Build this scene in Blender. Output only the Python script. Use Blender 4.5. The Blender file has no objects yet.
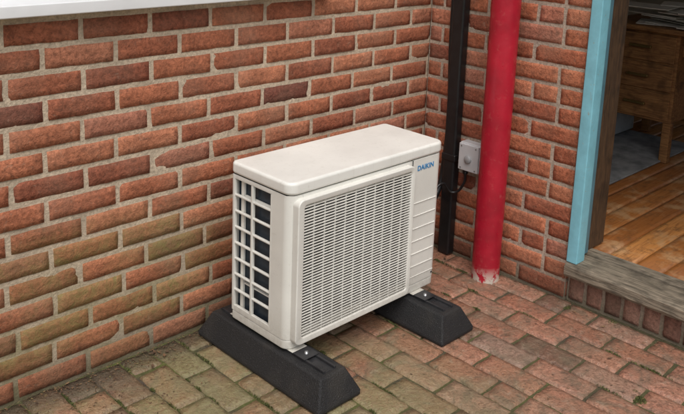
import bpy, bmesh, math, random
from mathutils import Vector, noise, Matrix
random.seed(7)
sc=bpy.context.scene
COL=bpy.context.collection
# ------------------------------------------------------------ helpers
def link(o,parent=None):
    COL.objects.link(o)
    if parent: o.parent=parent
    return o
def empty(name):
    e=bpy.data.objects.new(name,None); e.empty_display_size=.1
    return link(e)
def mobj(name,verts,faces,mat,parent=None,smooth=False,attrs=None):
    me=bpy.data.meshes.new(name); me.from_pydata([tuple(v) for v in verts],[],faces)
    if attrs:
        for k,vals in attrs.items():
            a=me.attributes.new(k,'FLOAT','POINT'); a.data.foreach_set('value',vals)
    me.materials.append(mat)
    if smooth: me.polygons.foreach_set('use_smooth',[True]*len(me.polygons))
    me.update()
    return link(bpy.data.objects.new(name,me),parent)
BF=[(0,3,2,1),(4,5,6,7),(0,1,5,4),(1,2,6,5),(2,3,7,6),(3,0,4,7)]
def addbox(V,F,x0,x1,y0,y1,z0,z1):
    n=len(V)
    V+= [(x0,y0,z0),(x1,y0,z0),(x1,y1,z0),(x0,y1,z0),(x0,y0,z1),(x1,y0,z1),(x1,y1,z1),(x0,y1,z1)]
    F+= [tuple(n+i for i in f) for f in BF]
def bev(o,w,seg=2):
    if w>0:
        m=o.modifiers.new('b','BEVEL'); m.width=w; m.segments=seg; m.limit_method='ANGLE'; m.angle_limit=math.radians(40)
        o.data.polygons.foreach_set('use_smooth',[True]*len(o.data.polygons))
        w2=o.modifiers.new('wn','WEIGHTED_NORMAL'); w2.keep_sharp=False
    return o
def box(name,x0,x1,y0,y1,z0,z1,mat,parent=None,b=0,seg=2):
    V=[];F=[]; addbox(V,F,x0,x1,y0,y1,z0,z1)
    return bev(mobj(name,V,F,mat,parent),b,seg)
def boxes(name,L,mat,parent=None,b=0,seg=1):
    V=[];F=[]
    for q in L: addbox(V,F,*q)
    return bev(mobj(name,V,F,mat,parent),b,seg)
def rrect(x0,x1,y0,y1,r,n=6):
    P=[]
    for (cx,cy,sx,sy,a0,rr) in [(x0,y0,1,1,180,r[0]),(x1,y0,-1,1,270,r[1]),(x1,y1,-1,-1,0,r[2]),(x0,y1,1,-1,90,r[3])]:
        if rr<=0: P.append((cx,cy)); continue
        for i in range(n+1):
            a=math.radians(a0+90*i/n)
            P.append((cx+sx*rr+rr*math.cos(a),cy+sy*rr+rr*math.sin(a)))
    return P
def prism(name,P,z0,z1,mat,parent=None,b=0,seg=3,top=None):
    n=len(P); V=[(x,y,z0) for x,y in P]+[(x,y,z1) for x,y in P]
    F=[tuple(range(n-1,-1,-1)),tuple(range(n,2*n))]+[(i,(i+1)%n,n+(i+1)%n,n+i) for i in range(n)]
    return bev(mobj(name,V,F,mat,parent),b,seg)
def tube(name,pts,r,mat,parent=None,res=4,cyclic=False):
    c=bpy.data.curves.new(name,'CURVE'); c.dimensions='3D'; c.bevel_depth=r; c.bevel_resolution=res
    s=c.splines.new('BEZIER'); s.bezier_points.add(len(pts)-1)
    for p,q in zip(s.bezier_points,pts):
        p.co=q; p.handle_left_type=p.handle_right_type='AUTO'
    s.use_cyclic_u=cyclic; s.resolution_u=12; c.materials.append(mat); c.use_fill_caps=True
    return link(bpy.data.objects.new(name,c),parent)
def lathe(name,prof,mat,parent=None,n=40,center=(0,0,0)):
    V=[];F=[]
    for r,z in prof:
        for i in range(n):
            a=2*math.pi*i/n; V.append((center[0]+r*math.cos(a),center[1]+r*math.sin(a),center[2]+z))
    for j in range(len(prof)-1):
        for i in range(n): F.append((j*n+i,j*n+(i+1)%n,(j+1)*n+(i+1)%n,(j+1)*n+i))
    return mobj(name,V,F,mat,parent,smooth=True)
# ------------------------------------------------------------ material kit
class NT:
    def __init__(s,name):
        s.m=bpy.data.materials.new(name); s.m.use_nodes=True; s.t=s.m.node_tree; s.n=s.t.nodes; s.l=s.t.links
        s.b=s.n['Principled BSDF']; s.tc=s.n.new('ShaderNodeTexCoord'); s.co=s.tc.outputs['Object']
    def set(s,inp,v):
        if isinstance(v,bpy.types.NodeSocket): s.l.new(v,inp)
        else:
            if isinstance(v,(tuple,list)) and len(v)==3 and len(inp.default_value)==4: v=(*v,1)
            inp.default_value=v
    def noise(s,scale,detail=4,rough=.55,dist=0,co=None,out='Fac'):
        n=s.n.new('ShaderNodeTexNoise'); n.inputs['Scale'].default_value=scale; n.inputs['Detail'].default_value=min(detail,3.5)
        n.inputs['Roughness'].default_value=rough; n.inputs['Distortion'].default_value=dist
        s.l.new(co or s.co,n.inputs['Vector']); return n.outputs[out]
    def vor(s,scale,feat='F1',co=None):
        n=s.n.new('ShaderNodeTexVoronoi'); n.feature=feat; n.inputs['Scale'].default_value=scale
        s.l.new(co or s.co,n.inputs['Vector']); return n.outputs['Distance']
    def mapr(s,v,a,b,c=0,d=1,smooth=False):
        n=s.n.new('ShaderNodeMapRange'); n.interpolation_type='SMOOTHSTEP' if smooth else 'LINEAR'
        s.set(n.inputs[0],v)
        for i,q in enumerate((a,b,c,d)): s.set(n.inputs[1+i],q)
        return n.outputs[0]
    def math(s,op,a,b=0.0,c=None):
        n=s.n.new('ShaderNodeMath'); n.operation=op; s.set(n.inputs[0],a); s.set(n.inputs[1],b)
        if c is not None: s.set(n.inputs[2],c)
        return n.outputs[0]
    def mix(s,f,a,b,mode='MIX'):
        n=s.n.new('ShaderNodeMix'); n.data_type='RGBA'; n.blend_type=mode
        s.set(n.inputs[0],f); s.set(n.inputs[6],a); s.set(n.inputs[7],b); return n.outputs[2]
    def ramp(s,f,stops):
        n=s.n.new('ShaderNodeValToRGB'); e=n.color_ramp.elements
        while len(e)<len(stops): e.new(.5)
        for x,(p,c) in zip(e,stops): x.position=p; x.color=(*c,1)
        s.set(n.inputs[0],f); return n.outputs[0]
    def attr(s,name):
        n=s.n.new('ShaderNodeAttribute'); n.attribute_name=name; return n.outputs['Fac']
    def sep(s):
        n=s.n.new('ShaderNodeSeparateXYZ'); s.l.new(s.co,n.inputs[0]); return n.outputs
    def bump(s,h,strength=.5,dist=.002):
        n=s.n.new('ShaderNodeBump'); n.inputs['Strength'].default_value=strength; n.inputs['Distance'].default_value=dist
        s.l.new(h,n.inputs['Height']); s.l.new(n.outputs[0],s.b.inputs['Normal'])
    def fin(s,color,rough=.6,metal=0,spec=None):
        s.set(s.b.inputs['Base Color'],color); s.set(s.b.inputs['Roughness'],rough); s.set(s.b.inputs['Metallic'],metal)
        if spec is not None: s.set(s.b.inputs['Specular IOR Level'],spec)
        return s.m
def simple(name,col,rough=.5,metal=0,var=.12,scale=20,bump=0,bscale=200):
    k=NT(name); n=k.noise(scale,4)
    v=k.mapr(n,.3,.7,1-var,1+var); c=k.mix(1.0,col,v,'MULTIPLY')
    r=k.mapr(n,.3,.7,max(0,rough-.06),rough+.06)
    if bump: k.bump(k.noise(bscale,3),bump,.001)
    return k.fin(c,r,metal)
# ---- brick
def brick_mat(name,stops,algae=0.0,mortar_dust=(.44,.32,.23),grime=.5):
    k=NT(name); r=k.attr('rnd'); r2=k.attr('rnd2'); X,Y,Z=k.sep()
    c=k.ramp(r,stops)
    n55=k.noise(75,4,.85); n9=k.noise(12,3,.7); n26=k.noise(27,4,.75,.8)
    c=k.mix(1.0,c,k.mapr(n55,.32,.68,.55,1.38),'MULTIPLY')
    c=k.mix(1.0,c,k.mapr(n9,.3,.7,.72,1.22),'MULTIPLY')
    c=k.mix(k.mapr(n26,.57,.72,0,.55),c,(.10,.045,.03))
    lm=k.mapr(k.noise(42,3,.8,.6),.60,.76,0,.40); c=k.mix(lm,c,mortar_dust)
    n4=k.noise(4.3,2)
    c=k.mix(k.mapr(n4,.48,.7,0,.28),c,(.30,.20,.14))
    if algae>0:
        b1=k.mapr(Z,.04,.16,.3,1,True); b2=k.mapr(Z,.36,.58,1,0,True); bx=k.mapr(X,-1.35,-.85,1,0,True)
        g=k.math('MULTIPLY',k.math('MULTIPLY',b1,b2),bx)
        g2=k.mapr(k.math('ADD',k.math('MULTIPLY',r2,.7),k.math('MULTIPLY',n4,.9)),.56,.98,.18,1)
        g=k.math('MULTIPLY',g,g2); g=k.math('MULTIPLY',g,k.mapr(n26,.3,.6,1,.45)); g=k.math('MULTIPLY',g,algae)
        c=k.mix(g,c,k.mix(n9,(.14,.12,.035),(.27,.235,.09)))
    gr=k.math('MULTIPLY',k.mapr(Z,.0,.18,grime,0,True),k.mapr(n9,.3,.65,.3,1)); c=k.mix(gr,c,(.085,.07,.04))
    h=k.math('ADD',n55,k.math('MULTIPLY',n26,.9))
    k.bump(h,1.0,.004)
    return k.fin(c,k.mapr(n26,.3,.7,.65,.95),0,.3)
LS=[(0,(.17,.062,.042)),(.07,(.26,.086,.050)),(.25,(.335,.112,.060)),(.6,(.40,.142,.074)),(.85,(.45,.178,.097)),(1,(.37,.15,.095))]
RS=[(0,(.24,.078,.048)),(.15,(.35,.108,.057)),(.5,(.44,.148,.075)),(.8,(.50,.185,.098)),(1,(.41,.16,.105))]
M_brL=brick_mat('brick_left',LS,algae=.95)
M_brR=brick_mat('brick_right',RS,algae=0)
def mortar_mat(name,col,algae):
    k=NT(name); X,Y,Z=k.sep(); n=k.noise(90,4,.8); n6=k.noise(7,4)
    c=k.mix(1.0,col,k.mapr(n,.3,.7,.60,1.25),'MULTIPLY')
    c=k.mix(k.mapr(n6,.46,.7,0,.6),c,tuple(v*.55 for v in col))
    if algae:
        g=k.math('MULTIPLY',k.mapr(Z,.1,.55,.7,0,True),k.mapr(X,-1.2,-.8,1,.3,True)); c=k.mix(k.math('MULTIPLY',g,k.mapr(n6,.65,.4)),c,(.20,.18,.08))
    gr=k.mapr(Z,0,.14,.7,0,True); c=k.mix(gr,c,(.09,.08,.045))
    k.bump(n,1,.004)
    return k.fin(c,.95,0,.15)
M_moL=mortar_mat('mortar_left',(.60,.49,.365),True)
M_moR=mortar_mat('mortar_right',(.50,.40,.315),False)
def bricks(name,rects,O,U,Vv,N,mat,parent=None,amp=1.0,inset=.0026,proud=.0015,step=.019):
    O,U,Vv,N=map(Vector,(O,U,Vv,N)); VV=[];FF=[];R1=[];R2=[]
    for (u0,u1,v0,v1) in rects:
        L=u1-u0;H=v1-v0
        if L<.012 or H<.012: continue
        nu=max(2,int(L/step)); nv=max(2,int(H/.016))
        us=[0,min(inset,L*.2)]+[inset+(L-2*inset)*i/nu for i in range(1,nu)]+[L-min(inset,L*.2),L]
        vs=[0,inset]+[inset+(H-2*inset)*i/nv for i in range(1,nv)]+[H-inset,H]
        a,b=len(us),len(vs); n0=len(VV); r1,r2=random.random(),random.random()
        rag=random.uniform(.4,1.5)
        off=random.uniform(-.0015,.0015)*amp; tu=random.uniform(-.008,.008)*amp; tv=random.uniform(-.015,.015)*amp
        rot=random.uniform(-.007,.007)*amp; sd=Vector((random.random()*50,random.random()*50,random.random()*50))
        for j,v in enumerate(vs):
            for i,u in enumerate(us):
                edge=(i in(0,a-1)) or (j in(0,b-1)); e1=(i in(1,a-2)) or (j in(1,b-2))
                cor=(i in(1,a-2)) and (j in(1,b-2))
                p=Vector((u*24,v*24,0))+sd
                nz=noise.noise_vector(p); nz2=noise.noise_vector(p*3.6)
                du=(nz.x*.0018+nz2.x*.0013*rag)*amp; dv=(nz.y*.0016+nz2.y*.0013*rag)*amp
                dw=nz.z*.0012*amp+off+tu*(u-L/2)+tv*(v-H/2)+proud
                if e1: dw-=.0005+abs(nz2.z)*.0020*amp*rag
                if cor: dw-=.0006
                if edge: dw=-.014
                uu=u0+u+du-rot*(v-H/2); vv=v0+v+dv+rot*(u-L/2)
                VV.append(O+U*uu+Vv*vv+N*dw); R1.append(r1); R2.append(r2)
        for j in range(b-1):
            for i in range(a-1):
                q=n0+j*a+i; FF.append((q,q+1,q+a+1,q+a))
    o=mobj(name,VV,FF,mat,parent,smooth=True,attrs={'rnd':R1,'rnd2':R2})
    return o
def bond(u0,u1,z0,z1,pitch=.225,g=.011,course=.075,kind='stretcher',shift=0,holes=()):
    out=[]; i0=math.floor(z0/course); i=i0
    while i*course<z1-.01:
        zb=i*course+g/2; zt=(i+1)*course-g/2
        off=(pitch/2 if i%2 else 0)+shift; pat=pitch
        if kind=='mixed' and i%4==2: pat=pitch/2
        x=u0-pitch*2+((off) % pitch)
        while x<u1:
            w=pat*random.uniform(.985,1.015); a=max(x+g/2,u0); b=min(x+w-g/2,u1)
            x+=w
            if b-a<.02: continue
            zz0,zz1=max(zb,z0),min(zt,z1)
            if zz1-zz0<.02: continue
            segs=[(a,b)]
            for (h0,h1,k0,k1) in holes:
                if zz1>k0+.01 and zz0<k1-.01:
                    ns=[]
                    for (p,q) in segs:
                        if q<=h0 or p>=h1: ns.append((p,q))
                        else:
                            if p<h0: ns.append((p,h0))
                            if q>h1: ns.append((h1,q))
                    segs=ns
            for p,q in segs:
                if q-p>.02: out.append((p,q,zz0,zz1))
        i+=1
    return out
# ------------------------------------------------------------ basic mats
M_plaster=simple('plaster',(.55,.51,.43),.9,var=.06,scale=4)
M_white=simple('white_pvc',(.80,.81,.82),.35,var=.05,scale=9)
M_dark=simple('dark_cavity',(.012,.013,.015),.8)
M_glass=simple('window_glass',(.02,.025,.03),.06,var=.01)
M_roof=simple('roofing_felt',(.07,.07,.075),.9,bump=.4)
# ------------------------------------------------------------ ground
def ground_mat():
    k=NT('garden_grass'); n=k.noise(14,4,.7); c=k.ramp(n,[(.3,(.035,.055,.015)),(.55,(.06,.095,.025)),(.8,(.10,.12,.045))])
    return k.fin(c,.9)
S=400; mobj('ground',[(-S,-S,-.04),(S,-S,-.04),(S,S,-.04),(-S,S,-.04)],[(0,1,2,3)],ground_mat())
def bed_mat():
    k=NT('joint_sand'); X,Y,Z=k.sep(); n=k.noise(70,4,.8); c=k.ramp(n,[(.3,(.035,.027,.018)),(.55,(.085,.064,.044)),(.8,(.16,.125,.09))])
    m=k.math('MULTIPLY',k.mapr(X,-1.3,.0,1,.45),k.mapr(k.noise(5,3),.36,.56,0,1)); c=k.mix(m,c,k.mix(n,(.04,.05,.012),(.15,.155,.04)))
    k.bump(n,1,.008); return k.fin(c,.9)
def pave_mat():
    k=NT('paving_brick'); X,Y,Z=k.sep(); r=k.attr('rnd'); r2=k.attr('rnd2')
    c=k.ramp(r,[(0,(.18,.092,.068)),(.2,(.28,.122,.082)),(.5,(.37,.160,.103)),(.8,(.43,.205,.14)),(1,(.33,.21,.16))])
    n48=k.noise(80,4,.85); n7=k.noise(7,4,.75,.8); n19=k.noise(26,4,.8)
    c=k.mix(1.0,c,k.mapr(n48,.32,.68,.50,1.38),'MULTIPLY')
    c=k.mix(k.mapr(n7,.44,.64,0,.78),c,(.155,.11,.075))
    c=k.mix(k.mapr(n19,.56,.70,0,.5),c,(.42,.31,.235))
    c=k.mix(k.mapr(n19,.45,.33,0,.65),c,(.085,.058,.042))
    a=k.mapr(X,-1.15,-.40,1,.16,True)
    mm=k.math('MULTIPLY',a,k.mapr(k.noise(3.2,3,.6),.30,.54,.25,1,True)); mm=k.math('MULTIPLY',mm,k.mapr(r2,0,.6,.45,1)); mm=k.math('MULTIPLY',mm,k.mapr(n48,.32,.58,.45,.95))
    c=k.mix(mm,c,k.mix(n19,(.13,.12,.05),(.32,.295,.155)))
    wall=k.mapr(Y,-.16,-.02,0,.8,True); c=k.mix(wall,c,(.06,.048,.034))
    k.bump(k.math('ADD',n48,k.math('MULTIPLY',n19,1.5)),1,.005)
    ro=k.mapr(n7,.38,.62,.26,.58); ro=k.math('ADD',ro,k.mapr(n48,.3,.7,-.06,.14))
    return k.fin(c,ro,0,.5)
pav=empty('brick_paving')
mobj('joint_bed',[(-5,-5,-.007),(.03,-5,-.007),(.03,0.02,-.007),(-5,.02,-.007)],[(0,1,2,3)],bed_mat(),pav)
rects=[]
row=0; x=-.004
while x>-4.0:
    y=-(.11 if row%2 else 0)-random.uniform(0,.012)
    w=.106
    if row%2: rects.append((-.105,-.008,x-w+.003,x))
    while y>-4.0:
        if random.random()<.08:
            rects.append((y-.108,y-.003,x-w+.003,x)); rects.append((y-.2185,y-.112,x-w+.003,x))
        else: rects.append((y-.2185,y-.003+random.uniform(-.002,.001),x-w+.003+random.uniform(-.001,.001),x))
        y-=.2225
    x-=w; row+=1
rr=[(a,b,-d,-c) for a,b,c,d in rects]
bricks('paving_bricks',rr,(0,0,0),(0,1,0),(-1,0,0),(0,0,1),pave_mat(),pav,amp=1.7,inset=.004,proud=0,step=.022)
# ------------------------------------------------------------ house
house=empty('brick_house')
ZS=1.142; WX0,WX1=-4.0,-.72
boxes('left_wall_mortar',[(-4.6,0,.0015,.22,-.03,ZS),(-4.6,WX0,.0015,.22,ZS,2.25),(WX1,0,.0015,.22,ZS,2.25),(-4.6,0,.0015,.22,2.25,2.7)],M_moL,house)
bricks('left_wall_bricks',bond(-4.6,.004,0,2.7,g=.0115,shift=.09,holes=[(WX0,WX1,ZS-.012,2.25)]),(0,0,0),(1,0,0),(0,0,1),(0,-1,0),M_brL,house)
sill=box('window_sill',WX0-.05,WX1+.10,-.06,.10,ZS+.0,ZS+.035,M_white,house,b=.004)
fr=[(WX0,WX1,.08,.14,ZS+.035,ZS+.10),(WX0,WX1,.08,.14,2.19,2.25),(WX0,WX0+.06,.082,.138,ZS+.1,2.19),(WX1-.06,WX1,.082,.138,ZS+.1,2.19)]
for i in (1,2): 
    xx=WX0+(WX1-WX0)*i/3; fr.append((xx-.04,xx+.04,.082,.138,ZS+.1,2.19))
boxes('window_frame',fr,M_white,house,b=.004)
box('window_pane',WX0+.05,WX1-.05,.105,.112,ZS+.09,2.2,M_glass,house)
PE=.738; DR=2.35; DH=2.15  # doorway made wider out of view to let more light indoors
boxes('right_wall_mortar',[(.0015,.22,-PE,0.0,-.03,DH),(.0015,.22,-3.4,-DR,-.03,DH),(.0015,.22,-3.4,0.0,DH,2.7)],M_moR,house)
bricks('right_wall_bricks',bond(.002,3.4,0,2.7,g=.010,kind='mixed',shift=.07,holes=[(PE,DR,-.1,DH)]),(0,0,0),(0,-1,0),(0,0,1),(-1,0,0),M_brR,house)
bricks('pier_return_bricks',bond(.0,.09,0,DH,pitch=.12),(0,-PE,0),(1,0,0),(0,0,1),(0,-1,0),M_brR,house)
RX=4.2; RY0,RY1=-3.4,1.9; FL=.165
boxes('room_walls',[(.22,RX,RY0,RY0+.12,-.03,2.5),(.22,RX,RY1,RY1+.12,-.03,2.5),(RX,RX+.12,RY0,-2.4,-.03,2.5),(RX,RX+.12,-.4,RY1,-.03,2.5),
   (RX,RX+.12,-2.4,-.4,-.03,.9),(RX,RX+.12,-2.4,-.4,2.1,2.5),(.10,.22,.22,RY1,-.03,2.5)],M_plaster,house)  # unseen window opening in the far wall, added to light the room
boxes('left_wing_walls',[(-4.6,-4.4,.22,4,-.03,2.7),(-4.4,.1,3.8,4,-.03,2.7)],M_moL,house)
boxes('roof',[(-4.7,.0,0.02,4.1,2.7,2.85),(0.0,RX+.2,RY0-.05,RY1+.2,2.7,2.85)],M_roof,house)
box('ceiling',.222,RX,RY0+.12,RY1,2.45,2.5,M_plaster,house)
box('sub_floor',.16,RX,RY0+.12,RY1,-.03,FL-.02,M_dark,house)
def board_mat():
    k=NT('pine_floorboards'); r=k.attr('rnd')
    mp=k.n.new('ShaderNodeMapping'); k.l.new(k.co,mp.inputs[0]); mp.inputs['Scale'].default_value=(1.2,14,1)
    c=k.ramp(r,[(0,(.30,.105,.025)),(.5,(.44,.17,.042)),(1,(.54,.235,.068))])
    g=k.noise(6,4,.6,1.0,co=mp.outputs[0]); c=k.mix(k.mapr(g,.45,.7,0,.65),c,(.17,.055,.014))
    n7=k.noise(7,4,.75); c=k.mix(k.mapr(n7,.50,.64,0,.6),c,(.50,.31,.155))
    c=k.mix(k.mapr(k.noise(16,4,.8),.54,.68,0,.65),c,(.13,.06,.022))
    return k.fin(c,k.mapr(g,.3,.7,.42,.65))
M_board=board_mat()
rc=[]; y=RY0+.12; 
while y<RY1-.02:
    x=.155
    while x<RX:
        L=random.uniform(1.6,3.2); rc.append((x,min(x+L,RX)-.002,y,min(y+.103,RY1))); x+=L
    y+=.107
bricks('floor_boards',rc,(0,0,FL),(1,0,0),(0,1,0),(0,0,1),M_board,house,amp=.3,inset=.002,proud=0,step=.3)
def oldwood(name,a,b,sc=(1,8,8),bp=.8):
    k=NT(name); mp=k.n.new('ShaderNodeMapping'); k.l.new(k.co,mp.inputs[0]); mp.inputs['Scale'].default_value=sc
    g=k.noise(9,4,.75,.8,co=mp.outputs[0]); c=k.mix(k.mapr(g,.35,.65),a,b); c=k.mix(k.mapr(k.noise(14,3),.5,.7,0,.6),c,tuple(v*.35 for v in a))
    k.bump(g,bp,.005); return k.fin(c,.7)
M_thr=oldwood('weathered_timber',(.095,.078,.055),(.34,.28,.205),(12,.9,12),1)
# worn, slightly uneven threshold timber
V=[];F=[]; ny=60
for i in range(ny+1):
    y=-PE-.004-(DR-PE-.004)*i/ny; a=noise.noise(Vector((y*9,1,0)))*.004; b_=noise.noise(Vector((y*17,5,0)))*.003
    for (px_,pz_) in [(-.020+a,.105),(-.027+a,.116+b_),(-.026+a,.148+b_),(-.014+a,.160+b_*.6),(.04,.161+b_*.3),(.096,.162)]: V.append((px_,y,pz_))
for i in range(ny):
    for j in range(5): q=i*6+j; F.append((q,q+1,q+7,q+6))
F.append((0,5,4,3,2,1)); n_=ny*6; F.append((n_,n_+1,n_+2,n_+3,n_+4,n_+5))
for i in range(ny): F.append((i*6,(i+1)*6,(i+1)*6+5,i*6+5))
mobj('threshold_sill',V,F,M_thr,house)
box('threshold_board',.098,.156,-DR,-PE-.004,.11,.172,M_thr,house,b=.004)
M_step=brick_mat('brick_step',[(0,(.18,.095,.07)),(.5,(.27,.13,.095)),(1,(.35,.19,.14))],grime=.3)
boxes('step_core',[(.016,.16,-DR,-PE-.003,-.03,.104)],M_moR,house)
rs=[]; y=PE+.006
while y<DR:
    rs.append((y+.004,y+.068,.004,.100)); y+=.075
bricks('step_bricks',rs,(.012,0,0),(0,-1,0),(0,0,1),(-1,0,0),M_step,house,amp=1.5)
k=NT('light_blue_paint'); n=k.noise(14,4,.7); c=k.mix(1.0,(.24,.56,.66),k.mapr(n,.3,.7,.86,1.1),'MULTIPLY')
c=k.mix(k.mapr(k.noise(45,4,.85),.64,.70,0,.7),c,(.36,.30,.22)); k.bump(k.noise(50,3),.4,.001); M_blue=k.fin(c,.45)
boxes('door_frame',[(-.014,.045,-PE-.047,-PE-.001,.16,DH),(-.014,.045,-DR+.001,-DR+.05,.16,DH),(-.0135,.0445,-DR+.05,-PE-.047,DH-.05,DH-.001)],M_blue,house,b=.004)
M_blued=simple('dark_blue_grey_paint',(.10,.22,.27),.5,var=.15)
boxes('door_stop',[(.047,.10,-PE-.03,-PE-.001,.173,DH-.05)],M_blued,house,b=.002)
M_dkw=oldwood('dark_lining',(.05,.028,.015),(.12,.065,.03),(10,10,1))
boxes('door_lining',[(.102,.24,-PE-.02,-PE-.0015,.173,DH-.01),(.102,.24,-DR+.0015,-DR+.02,.173,DH-.01)],M_dkw,house,b=.002)  # added lining, coloured dark to stand in for the dim room
# ------------------------------------------------------------ room contents
M_desk=oldwood('oak_veneer',(.17,.072,.024),(.40,.195,.068),(6,1.0,14),.3)
desk=empty('wooden_desk')
X0=1.44
L=[(X0+.01,X0+.60,-.47,-.07,.385,.86),(X0+.05,X0+.55,-1.15,-.47,.74,.86),(X0+.01,X0+.60,-1.55,-1.15,.385,.86)]
boxes('carcass',L,M_desk,desk,b=.004)
boxes('drawer_fronts',[(X0,X0+.012,-.455,-.085,.40,.54),(X0,X0+.012,-.455,-.085,.552,.69),(X0,X0+.012,-.455,-.085,.702,.845),(X0+.035,X0+.052,-1.13,-.49,.752,.845)],M_desk,desk,b=.003)
box('desk_top',X0-.03,X0+.66,-1.6,-.03,.86,.885,M_desk,desk,b=.006)
lg=[(X0+.015,X0+.06,y,y+.045,FL+.002,.385) for y in (-.47,-.12,-1.55,-1.2)]+[(X0+.54,X0+.585,y,y+.045,FL+.002,.385) for y in (-.47,-.12,-1.55,-1.2)]
boxes('legs',lg,M_desk,desk,b=.004)
boxes('handles',[(X0-.02,X0-.001,-.33,-.21,z,z+.014) for z in (.465,.615,.77)],simple('brass',(.35,.25,.1),.35,.8),desk,b=.003)
M_paper=simple('paper',(.68,.64,.56),.8,var=.15)
pp=empty('paper_stack')
for i in range(22):
    a=random.uniform(-.4,.4); cx,cy=X0+.20+random.uniform(-.12,.12),-.22-random.random()*.6; z=.887+i*.0045
    V=[];F=[]; 
    addbox(V,F,-.105,.105,-.148,.148,0,.004)
    o=mobj('sheet_%d'%(i+1),V,F,M_paper,pp); o.location=(cx,cy,z); o.rotation_euler=(0,0,a)
k=NT('grey_rug'); n=k.noise(11,4); c=k.mix(k.mapr(n,.35,.65),(.15,.155,.16),(.30,.30,.30)); M_rug=k.fin(c,.95)
box('rug',.42,1.9,-.44,.9,FL+.004,FL+.014,M_rug,None,b=.003)
bx=empty('storage_box'); M_sb=simple('storage_plastic',(.42,.47,.50),.4)
boxes('tub',[(1.62,1.92,-.06,.42,FL+.018,FL+.17)],M_sb,bx,b=.01); boxes('lid',[(1.61,1.93,-.07,.43,FL+.172,FL+.19)],simple('storage_lid',(.55,.57,.58),.4),bx,b=.005)
# ------------------------------------------------------------ AC unit
ac=empty('air_conditioner_outdoor_unit')
def cream(name,col=(.78,.77,.715)):
    k=NT(name); X,Y,Z=k.sep()
    n=k.noise(5,3,.65); n2=k.noise(60,3,.75)
    c=k.mix(1.0,col,k.mapr(n,.3,.7,.91,1.03),'MULTIPLY')
    c=k.mix(k.mapr(n2,.60,.78,0,.28),c,(.42,.38,.30))
    mp=k.n.new('ShaderNodeMapping'); k.l.new(k.co,mp.inputs[0]); mp.inputs['Scale'].default_value=(1,1,.06)
    st=k.noise(55,3,.6,co=mp.outputs[0]); c=k.mix(k.mapr(st,.58,.75,0,.16),c,(.36,.32,.24))
    c=k.mix(k.math('MULTIPLY',k.mapr(Z,.1,.24,.6,0,True),n2),c,(.25,.21,.15))
    return k.fin(c,k.mapr(n,.3,.7,.28,.42))
M_cr=cream('cream_enamel'); M_lid=cream('cream_enamel_lid',(.83,.825,.775))
AX0,AX1,AY0,AY1=-1.160,-.440,-.449,-.164   # AY0=front
Z0,Z1=.104,.650
prism('lid',rrect(AX0-.004,AX1+.004,AY0-.004,AY1+.004,(.034,.034,.02,.02),8),Z1-.040,Z1,M_lid,ac,b=.010,seg=4)
box('lid_lip',AX0+.003,AX1-.003,AY0+.020,AY1-.003,Z1-.0445,Z1-.039,M_dark,ac)
prism('base_pan',rrect(AX0+.001,AX1-.001,AY0+.001,AY1-.001,(.03,.03,.01,.01),8),Z0,Z0+.030,M_cr,ac,b=.004,seg=2)
GX=-.606
prism('service_panel',rrect(GX+.001,AX1,AY0,AY1,(0,.030,.006,0),8),Z0+.031,Z1-.043,M_cr,ac,b=.002,seg=1)
prism('corner_column',rrect(AX0,AX0+.05,AY0,AY0+.085,(.032,0,0,0),8),Z0+.031,Z1-.043,M_cr,ac,b=.001,seg=1)
boxes('front_bands',[(AX0+.05,GX,AY0,AY0+.012,Z0+.031,Z0+.058),(AX0+.05,GX,AY0,AY0+.012,Z1-.085,Z1-.043)],M_cr,ac)
box('back_panel',AX0+.012,GX,AY1-.006,AY1-.001,Z0+.031,Z1-.043,M_cr,ac)
sy0,sy1=AY0+.085,AY1-.003; sz0,sz1=Z0+.031,Z1-.043
B=[(AX0,AX0+.012,sy1-.012,sy1,sz0,sz1),(AX0,AX0+.0115,sy0,sy1-.012,sz0,sz0+.02),(AX0,AX0+.0115,sy0,sy1-.012,sz1-.014,sz1)]
ym=sy1-.012-(sy1-.012-sy0)*.47
B.append((AX0,AX0+.0118,ym-.005,ym+.005,sz0+.02,sz1-.014))
B.append((AX0+.0005,AX0+.0116,sy0+.0,sy0+.008,sz0+.02,sz1-.014))
nr=8
for i in range(1,nr):
    z=sz0+.02+(sz1-sz0-.034)*i/nr
    B.append((AX0+.001,AX0+.0112,ym+.005,sy1-.012,z-.0035,z+.0035)); B.append((AX0+.001,AX0+.0112,sy0+.008,ym-.005,z-.0035,z+.0035))
boxes('side_louvre',B,M_cr,ac,b=.0015)
k=NT('condenser_fins'); X,Y,Z=k.sep()
w=k.n.new('ShaderNodeTexWave'); w.wave_type='BANDS'; w.bands_direction='Y'; w.inputs['Scale'].default_value=110; k.l.new(k.co,w.inputs[0])
c=k.mix(w.outputs['Fac'],(.006,.009,.014),(.06,.085,.115)); c=k.mix(k.mapr(k.noise(8,3),.4,.7,0,.5),c,(.02,.028,.04)); M_fin=k.fin(c,.4,.4)
box('coil_side',AX0+.022,AX0+.042,sy0-.02,AY1-.010,sz0,sz1,M_fin,ac)
box('coil_back',AX0+.044,GX-.01,AY1-.035,AY1-.012,sz0,sz1,M_fin,ac)
boxes('side_brackets',[(AX0+.013,AX0+.020,sy1-.045,sy1-.030,sz0,sz1)]+[(AX0+.0125,AX0+.0195,sy0+.01,sy1-.05,z,z+.005) for z in (.24,.42,.54)],M_cr,ac)
box('inner_divider',GX-.012,GX-.002,AY0+.014,AY1-.04,sz0,sz1,M_dark,ac)
box('inner_floor',AX0+.05,GX-.014,AY0+.014,AY1-.04,sz0,sz0+.004,M_dark,ac)
fcx,fcz=(AX0+.02+GX)/2+.006,(Z0+Z1)/2-.012; fy=AY0+.06
M_fan=simple('fan_plastic',(.07,.072,.076),.5)
V=[];F=[]
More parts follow.
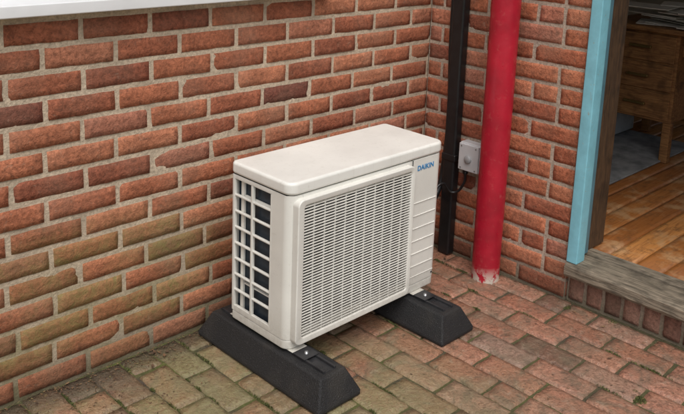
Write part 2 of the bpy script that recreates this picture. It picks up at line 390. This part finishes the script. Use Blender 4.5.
for kx in range(3):
    a0=kx*2*math.pi/3
    for i in range(9):
        t=i/8
        for j in range(5):
            r=.05+.17*j/4; a=a0+(t-.5)*1.5+.35*j/4
            V.append((fcx+r*math.cos(a),fy+.05*t-.01*j/4,fcz+r*math.sin(a)))
    n0=kx*45
    for i in range(8):
        for j in range(4): q=n0+i*5+j; F.append((q,q+1,q+6,q+5))
fo=mobj('fan_blades',V,F,M_fan,ac,smooth=True); s=fo.modifiers.new('s','SOLIDIFY'); s.thickness=.003
h=lathe('fan_hub',[(.0,-.02),(.05,-.018),(.058,0),(.058,.06),(0,.06)],M_fan,ac); h.rotation_euler=(-math.pi/2,0,0); h.location=(fcx,fy,fcz)
def ring(name,out,inn,yf,yb,mat,b):
    n=len(out); V=[(x,yf,z) for x,z in out]+[(x,yf+.003,z) for x,z in inn]+[(x,yb,z) for x,z in out]+[(x,yb,z) for x,z in inn]
    F=[]
    for i in range(n):
        j=(i+1)%n
        F+= [(i,j,n+j,n+i),(2*n+j,2*n+i,3*n+i,3*n+j),(j,i,2*n+i,2*n+j),(n+i,n+j,3*n+j,3*n+i)]
    return bev(mobj(name,V,F,mat,ac),b,3)
gx0,gx1,gz0,gz1=AX0+.020,GX-.004,Z0+.018,Z1-.052
ox=rrect(gx0-.004,gx1,gz0,gz1,(.022,.022,.022,.022),8); ix=rrect(gx0+.024,gx1-.016,gz0+.020,gz1-.020,(.010,.010,.010,.010),8)
ring('grille_frame',ox,ix,AY0-.022,AY0+.010,M_cr,.004)
a0,a1,c0,c1=gx0+.022,gx1-.014,gz0+.018,gz1-.018
G=[]; n=46
for i in range(1,n):
    z=c0+(c1-c0)*i/n; G.append((a0,a1,AY0-.0160,AY0-.0115,z-.0018,z+.0018))
for i in range(1,11):
    x=a0+(a1-a0)*i/11; G.append((x-.0010,x+.0010,AY0-.0155,AY0-.0085,c0,c1))
boxes('grille_bars',G,M_cr,ac,b=.0006)
RB=[]
for i in range(6): 
    z=Z0+.10+i*.048; RB.append((GX+.018,AX1-.026,AY0-.0025,AY0+.001,z,z+.004))
RB.append((GX+.012,AX1-.020,AY0-.002,AY0+.001,Z0+.06,Z0+.063))
boxes('panel_ribs',RB,M_cr,ac,b=.001)
box('panel_seam',GX+.0005,GX+.004,AY0-.0008,AY0+.01,sz0,sz1,M_dark,ac)
tx=bpy.data.curves.new('logo_text','FONT'); tx.body='DAIKIN'; tx.size=.0255; tx.extrude=.0004; tx.space_character=1.05; tx.offset=.0006
tx.materials.append(simple('logo_blue',(.02,.22,.50),.4,var=.02)); to=link(bpy.data.objects.new('logo_text',tx),ac); to.location=(GX+.028,AY0-.0008,.565); to.rotation_euler=(math.pi/2,0,0)
boxes('screws',[(AX1-.03,AX1-.022,AY0-.002,AY0+.001,z,z+.008) for z in (Z0+.045,)],M_dark,ac,b=.002)
M_steel=simple('galvanised_steel',(.34,.35,.36),.38,.8,var=.2)
# ------------------------------------------------------------ rubber feet
k=NT('crumb_rubber'); n=k.noise(300,2); c=k.mix(k.mapr(k.vor(260),.05,.22,1,0),(.013,.013,.014),(.042,.042,.044)); c=k.mix(k.mapr(n,.66,.72,0,.6),c,(.16,.155,.15)); c=k.mix(k.mapr(k.noise(9,3),.5,.7,0,.3),c,(.06,.052,.042))
k.bump(n,1,.004); M_rub=k.fin(c,.6)
M_chan=simple('black_channel',(.045,.045,.048),.3,.3,var=.3)
for i,(fx,ya) in enumerate([(-1.118,-.04),(-.548,-.04)]):
    ft=empty('rubber_support_foot'); yb_=-.650; w=.0885; H=.093; t=.052; e=.035
    V=[(fx-w,yb_,0.001),(fx+w,yb_,.001),(fx+w,ya,.001),(fx-w,ya,.001),(fx-w,yb_,.018),(fx+w,yb_,.018),(fx+w,ya,.018),(fx-w,ya,.018),
       (fx-t,yb_+e,H),(fx+t,yb_+e,H),(fx+t,ya-e,H),(fx-t,ya-e,H)]
    F=[(0,3,2,1),(0,1,5,4),(1,2,6,5),(2,3,7,6),(3,0,4,7),(4,5,9,8),(5,6,10,9),(6,7,11,10),(7,4,8,11),(8,9,10,11)]
    bev(mobj('rubber_block',V,F,M_rub,ft),.007,3)
    boxes('mounting_channel',[(fx-.026,fx-.018,yb_+.05,ya-.05,H-.006,H+.0085),(fx+.018,fx+.026,yb_+.05,ya-.05,H-.006,H+.0085),(fx-.018,fx+.018,yb_+.052,ya-.052,H-.006,H+.0015)],M_chan,ft,b=.001)
    lathe('bolt',[(.0,.012),(.006,.012),(.007,.0),(.013,.0),(.013,-.002),(.015,-.003)],M_steel,ft,n=12,center=(fx,AY0-.045,H+.006))
    boxes('clamp_plate',[(fx-.03,fx+.03,AY0-.07,AY0-.018,H+.0086,H+.0116)],M_chan,ft,b=.001)
for fx in (-1.118,-.548):
    boxes('mounting_leg',[(fx-.03,fx+.03,AY0-.014,AY0+.03,.0935+.009,.1035),(fx-.03,fx+.03,AY1-.03,AY1+.02,.1025,.1036)],M_cr,ac)
# ------------------------------------------------------------ pipes
k=NT('red_paint'); X,Y,Z=k.sep(); n=k.noise(22,4,.7); c=k.mix(1.0,(.43,.012,.030),k.mapr(k.noise(7,3),.3,.7,.72,1.2),'MULTIPLY')
c=k.mix(k.mapr(k.noise(40,4,.75),.58,.74,0,.4),c,(.50,.11,.10))
ch=k.math('MULTIPLY',k.mapr(Z,.01,.065,1,0),k.mapr(n,.44,.52)); c=k.mix(ch,c,(.6,.54,.46)); k.bump(n,.3,.004)
M_red=k.fin(c,k.mapr(n,.3,.7,.25,.48))
dp=empty('red_drain_pipe')
R_=.056
lathe('pipe',[(R_,-.03),(R_,.3),(R_,1.2),(R_,2.6)],M_red,dp,n=48,center=(-.085,-.429,0))
lathe('collar',[(R_+.001,0),(R_+.008,.004),(R_+.008,.06),(R_+.001,.066)],M_red,dp,n=48,center=(-.085,-.429,1.75))
boxes('bracket',[(-.03,.0,-.46,-.40,1.70,1.73)],M_red,dp,b=.003)
M_blk=simple('black_plastic',(.012,.012,.013),.35,var=.2,scale=30)
tr=empty('black_cable_trunking')
box('trunking',-.045,-.001,-.205,-.145,.0,2.55,M_blk,tr,b=.010,seg=3)
for i,(z) in enumerate((.42,1.35)): box('clip_%d'%(i+1),-.049,-.0005,-.211,-.139,z,z+.03,M_blk,tr,b=.005)
tube('insulated_pipe',[(-.016,-.130,2.5),(-.016,-.130,1.0),(-.016,-.130,.38),(-.07,-.135,.25),(-.25,-.14,.20),(-.45,-.16,.22)],.012,M_blk,tr)
iso=empty('electrical_isolator_switch')
M_gb=simple('grey_abs',(.56,.57,.58),.4,var=.06)
iy=-.286; iz=.462
box('back_box',-.050,-.002,iy-.052,iy+.052,iz-.060,iz+.060,M_gb,iso,b=.006,seg=3)
box('cover',-.060,-.0502,iy-.049,iy+.049,iz-.057,iz+.057,M_gb,iso,b=.004,seg=2)
kn=lathe('rotary_knob',[(.0,.008),(.014,.008),(.016,.006),(.017,0)],simple('knob_grey',(.36,.37,.38),.4),iso,n=24); kn.rotation_euler=(0,-math.pi/2,0); kn.location=(-.060,iy,iz-.005)
boxes('screws',[(-.0615,-.0595,iy+sy*.036-.003,iy+sy*.036+.003,iz+sz*.046-.003,iz+sz*.046+.003) for sy in(-1,1) for sz in(-1,1)],M_steel,iso,b=.001)
lathe('cable_gland',[(.011,-.02),(.012,0),(.009,.0)],M_blk,iso,n=16,center=(-.03,iy+.03,iz-.060))
tube('power_cable',[(-.03,iy+.03,iz-.07),(-.032,iy+.032,iz-.12),(-.05,iy+.07,iz-.17),(-.09,iy+.10,iz-.13),(-.16,iy+.10,iz-.20),(-.28,-.2,.24),(-.43,-.22,.25)],.0055,M_blk,iso)
# ------------------------------------------------------------ debris
V=[];F=[];R1=[]
def leaf(cx,cy,cz,s,an):
    n=len(V); ti=random.uniform(-.5,.5); tj=random.uniform(-.5,.5); r=random.random()
    pts=[(-1,0,0),(-.45,.35,.1),(.2,.38,.12),(1,0,0),(.2,-.38,.12),(-.45,-.35,.1),(0,0,-.02)]
    for a,b,c in pts:
        x=a*math.cos(an)-b*math.sin(an); y=a*math.sin(an)+b*math.cos(an)
        V.append((cx+x*s,cy+y*s,cz+(c+abs(ti*x)*.6+abs(tj*y)*.6)*s)); R1.append(r)
    for i in range(6): F.append((n+i,n+(i+1)%6,n+6))
for i in range(1500):
    t=random.random()
    if t<.50: cx=random.uniform(-2.3,-1.2); cy=-abs(random.gauss(0,.05))-.01
    elif t<.68: cx=random.uniform(-1.9,-1.3); cy=-random.uniform(.0,.30)
    elif t<.78: cx=-abs(random.gauss(0,.05))-.01; cy=-random.uniform(.0,1.6)
    else: cx=random.uniform(-2.5,-.1); cy=random.uniform(-1.6,-.1)
    leaf(cx,cy,.003,random.uniform(.0015,.0055) if random.random()<.97 else random.uniform(.008,.013),random.uniform(0,6.28))
k=NT('dead_leaf'); c=k.ramp(k.attr('rnd'),[(0,(.05,.03,.018)),(.5,(.11,.06,.032)),(.8,(.20,.11,.055)),(1,(.17,.15,.06))]); M_leaf=k.fin(c,.8)
mobj('dead_leaves',V,F,M_leaf,None,attrs={'rnd':R1})
V=[];F=[];R1=[]
def tuft(cx,cy,s,num,sy=None):
    for _ in range(num):
        a=random.uniform(0,6.28); r=random.random()**.5*s; x=cx+r*math.cos(a); y=cy+r*math.sin(a)*(sy/s if sy else 1); h=random.uniform(.002,.007)*(1.3-r/s)
        n=len(V); w=.002; b=random.uniform(0,6.28); dx,dy=random.uniform(-.004,.004),random.uniform(-.004,.004); q=random.random()
        V.extend([(x-w*math.cos(b),y-w*math.sin(b),-.003),(x+w*math.cos(b),y+w*math.sin(b),-.003),(x+dx,y+dy,h)]); R1.extend([q]*3); F.append((n,n+1,n+2))
for i in range(260):
    j=random.randint(1,26) if random.random()<.5 else random.randint(9,22); tuft(-.004-.106*j+.0015,random.uniform(-1.7,-.05),.005,60,random.uniform(.01,.06))
for (x,y,s,m) in [(-.40,-1.24,.022,200),(-.37,-1.21,.012,80),(-.05,-.78,.02,120),(-.02,-.95,.018,100)]: tuft(x,y,s,m)
k=NT('moss_green'); M_moss=k.fin(k.ramp(k.attr('rnd'),[(0,(.04,.05,.014)),(1,(.15,.16,.045))]),.8)
mobj('moss',V,F,M_moss,None,attrs={'rnd':R1})
# ------------------------------------------------------------ light
EL,AZ=math.radians(60),math.radians(215)
w=bpy.data.worlds.new('World'); sc.world=w; w.use_nodes=True; t=w.node_tree
bg=t.nodes['Background']; sk=t.nodes.new('ShaderNodeTexSky'); sk.sky_type='NISHITA'; sk.sun_disc=False; sk.sun_elevation=EL; sk.sun_rotation=AZ; sk.dust_density=4; sk.air_density=1
hs=t.nodes.new('ShaderNodeHueSaturation'); hs.inputs['Saturation'].default_value=.40; t.links.new(sk.outputs[0],hs.inputs['Color']); t.links.new(hs.outputs[0],bg.inputs[0]); bg.inputs[1].default_value=.15
sl=bpy.data.lights.new('sun','SUN'); sl.energy=1.5; sl.angle=math.radians(50); sl.color=(1,.965,.91); so=link(bpy.data.objects.new('sun',sl))
d=Vector((math.sin(AZ)*math.cos(EL),math.cos(AZ)*math.cos(EL),math.sin(EL))); so.rotation_euler=d.to_track_quat('Z','Y').to_euler(); so.location=(0,0,6)
# ------------------------------------------------------------ camera
cd=bpy.data.cameras.new('camera'); cam=link(bpy.data.objects.new('camera',cd)); sc.camera=cam
cam.location=(-2.6666,-2.1628,1.489); cam.rotation_euler=(1.3663,-.0386,-.7830)
cd.sensor_width=36; cd.lens=812.45/684*36; cd.shift_x=-.0109; cd.shift_y=-.2076; cd.clip_start=.05; cd.clip_end=1500
sc.view_settings.view_transform='Standard'; sc.view_settings.look='None'; sc.view_settings.exposure=0
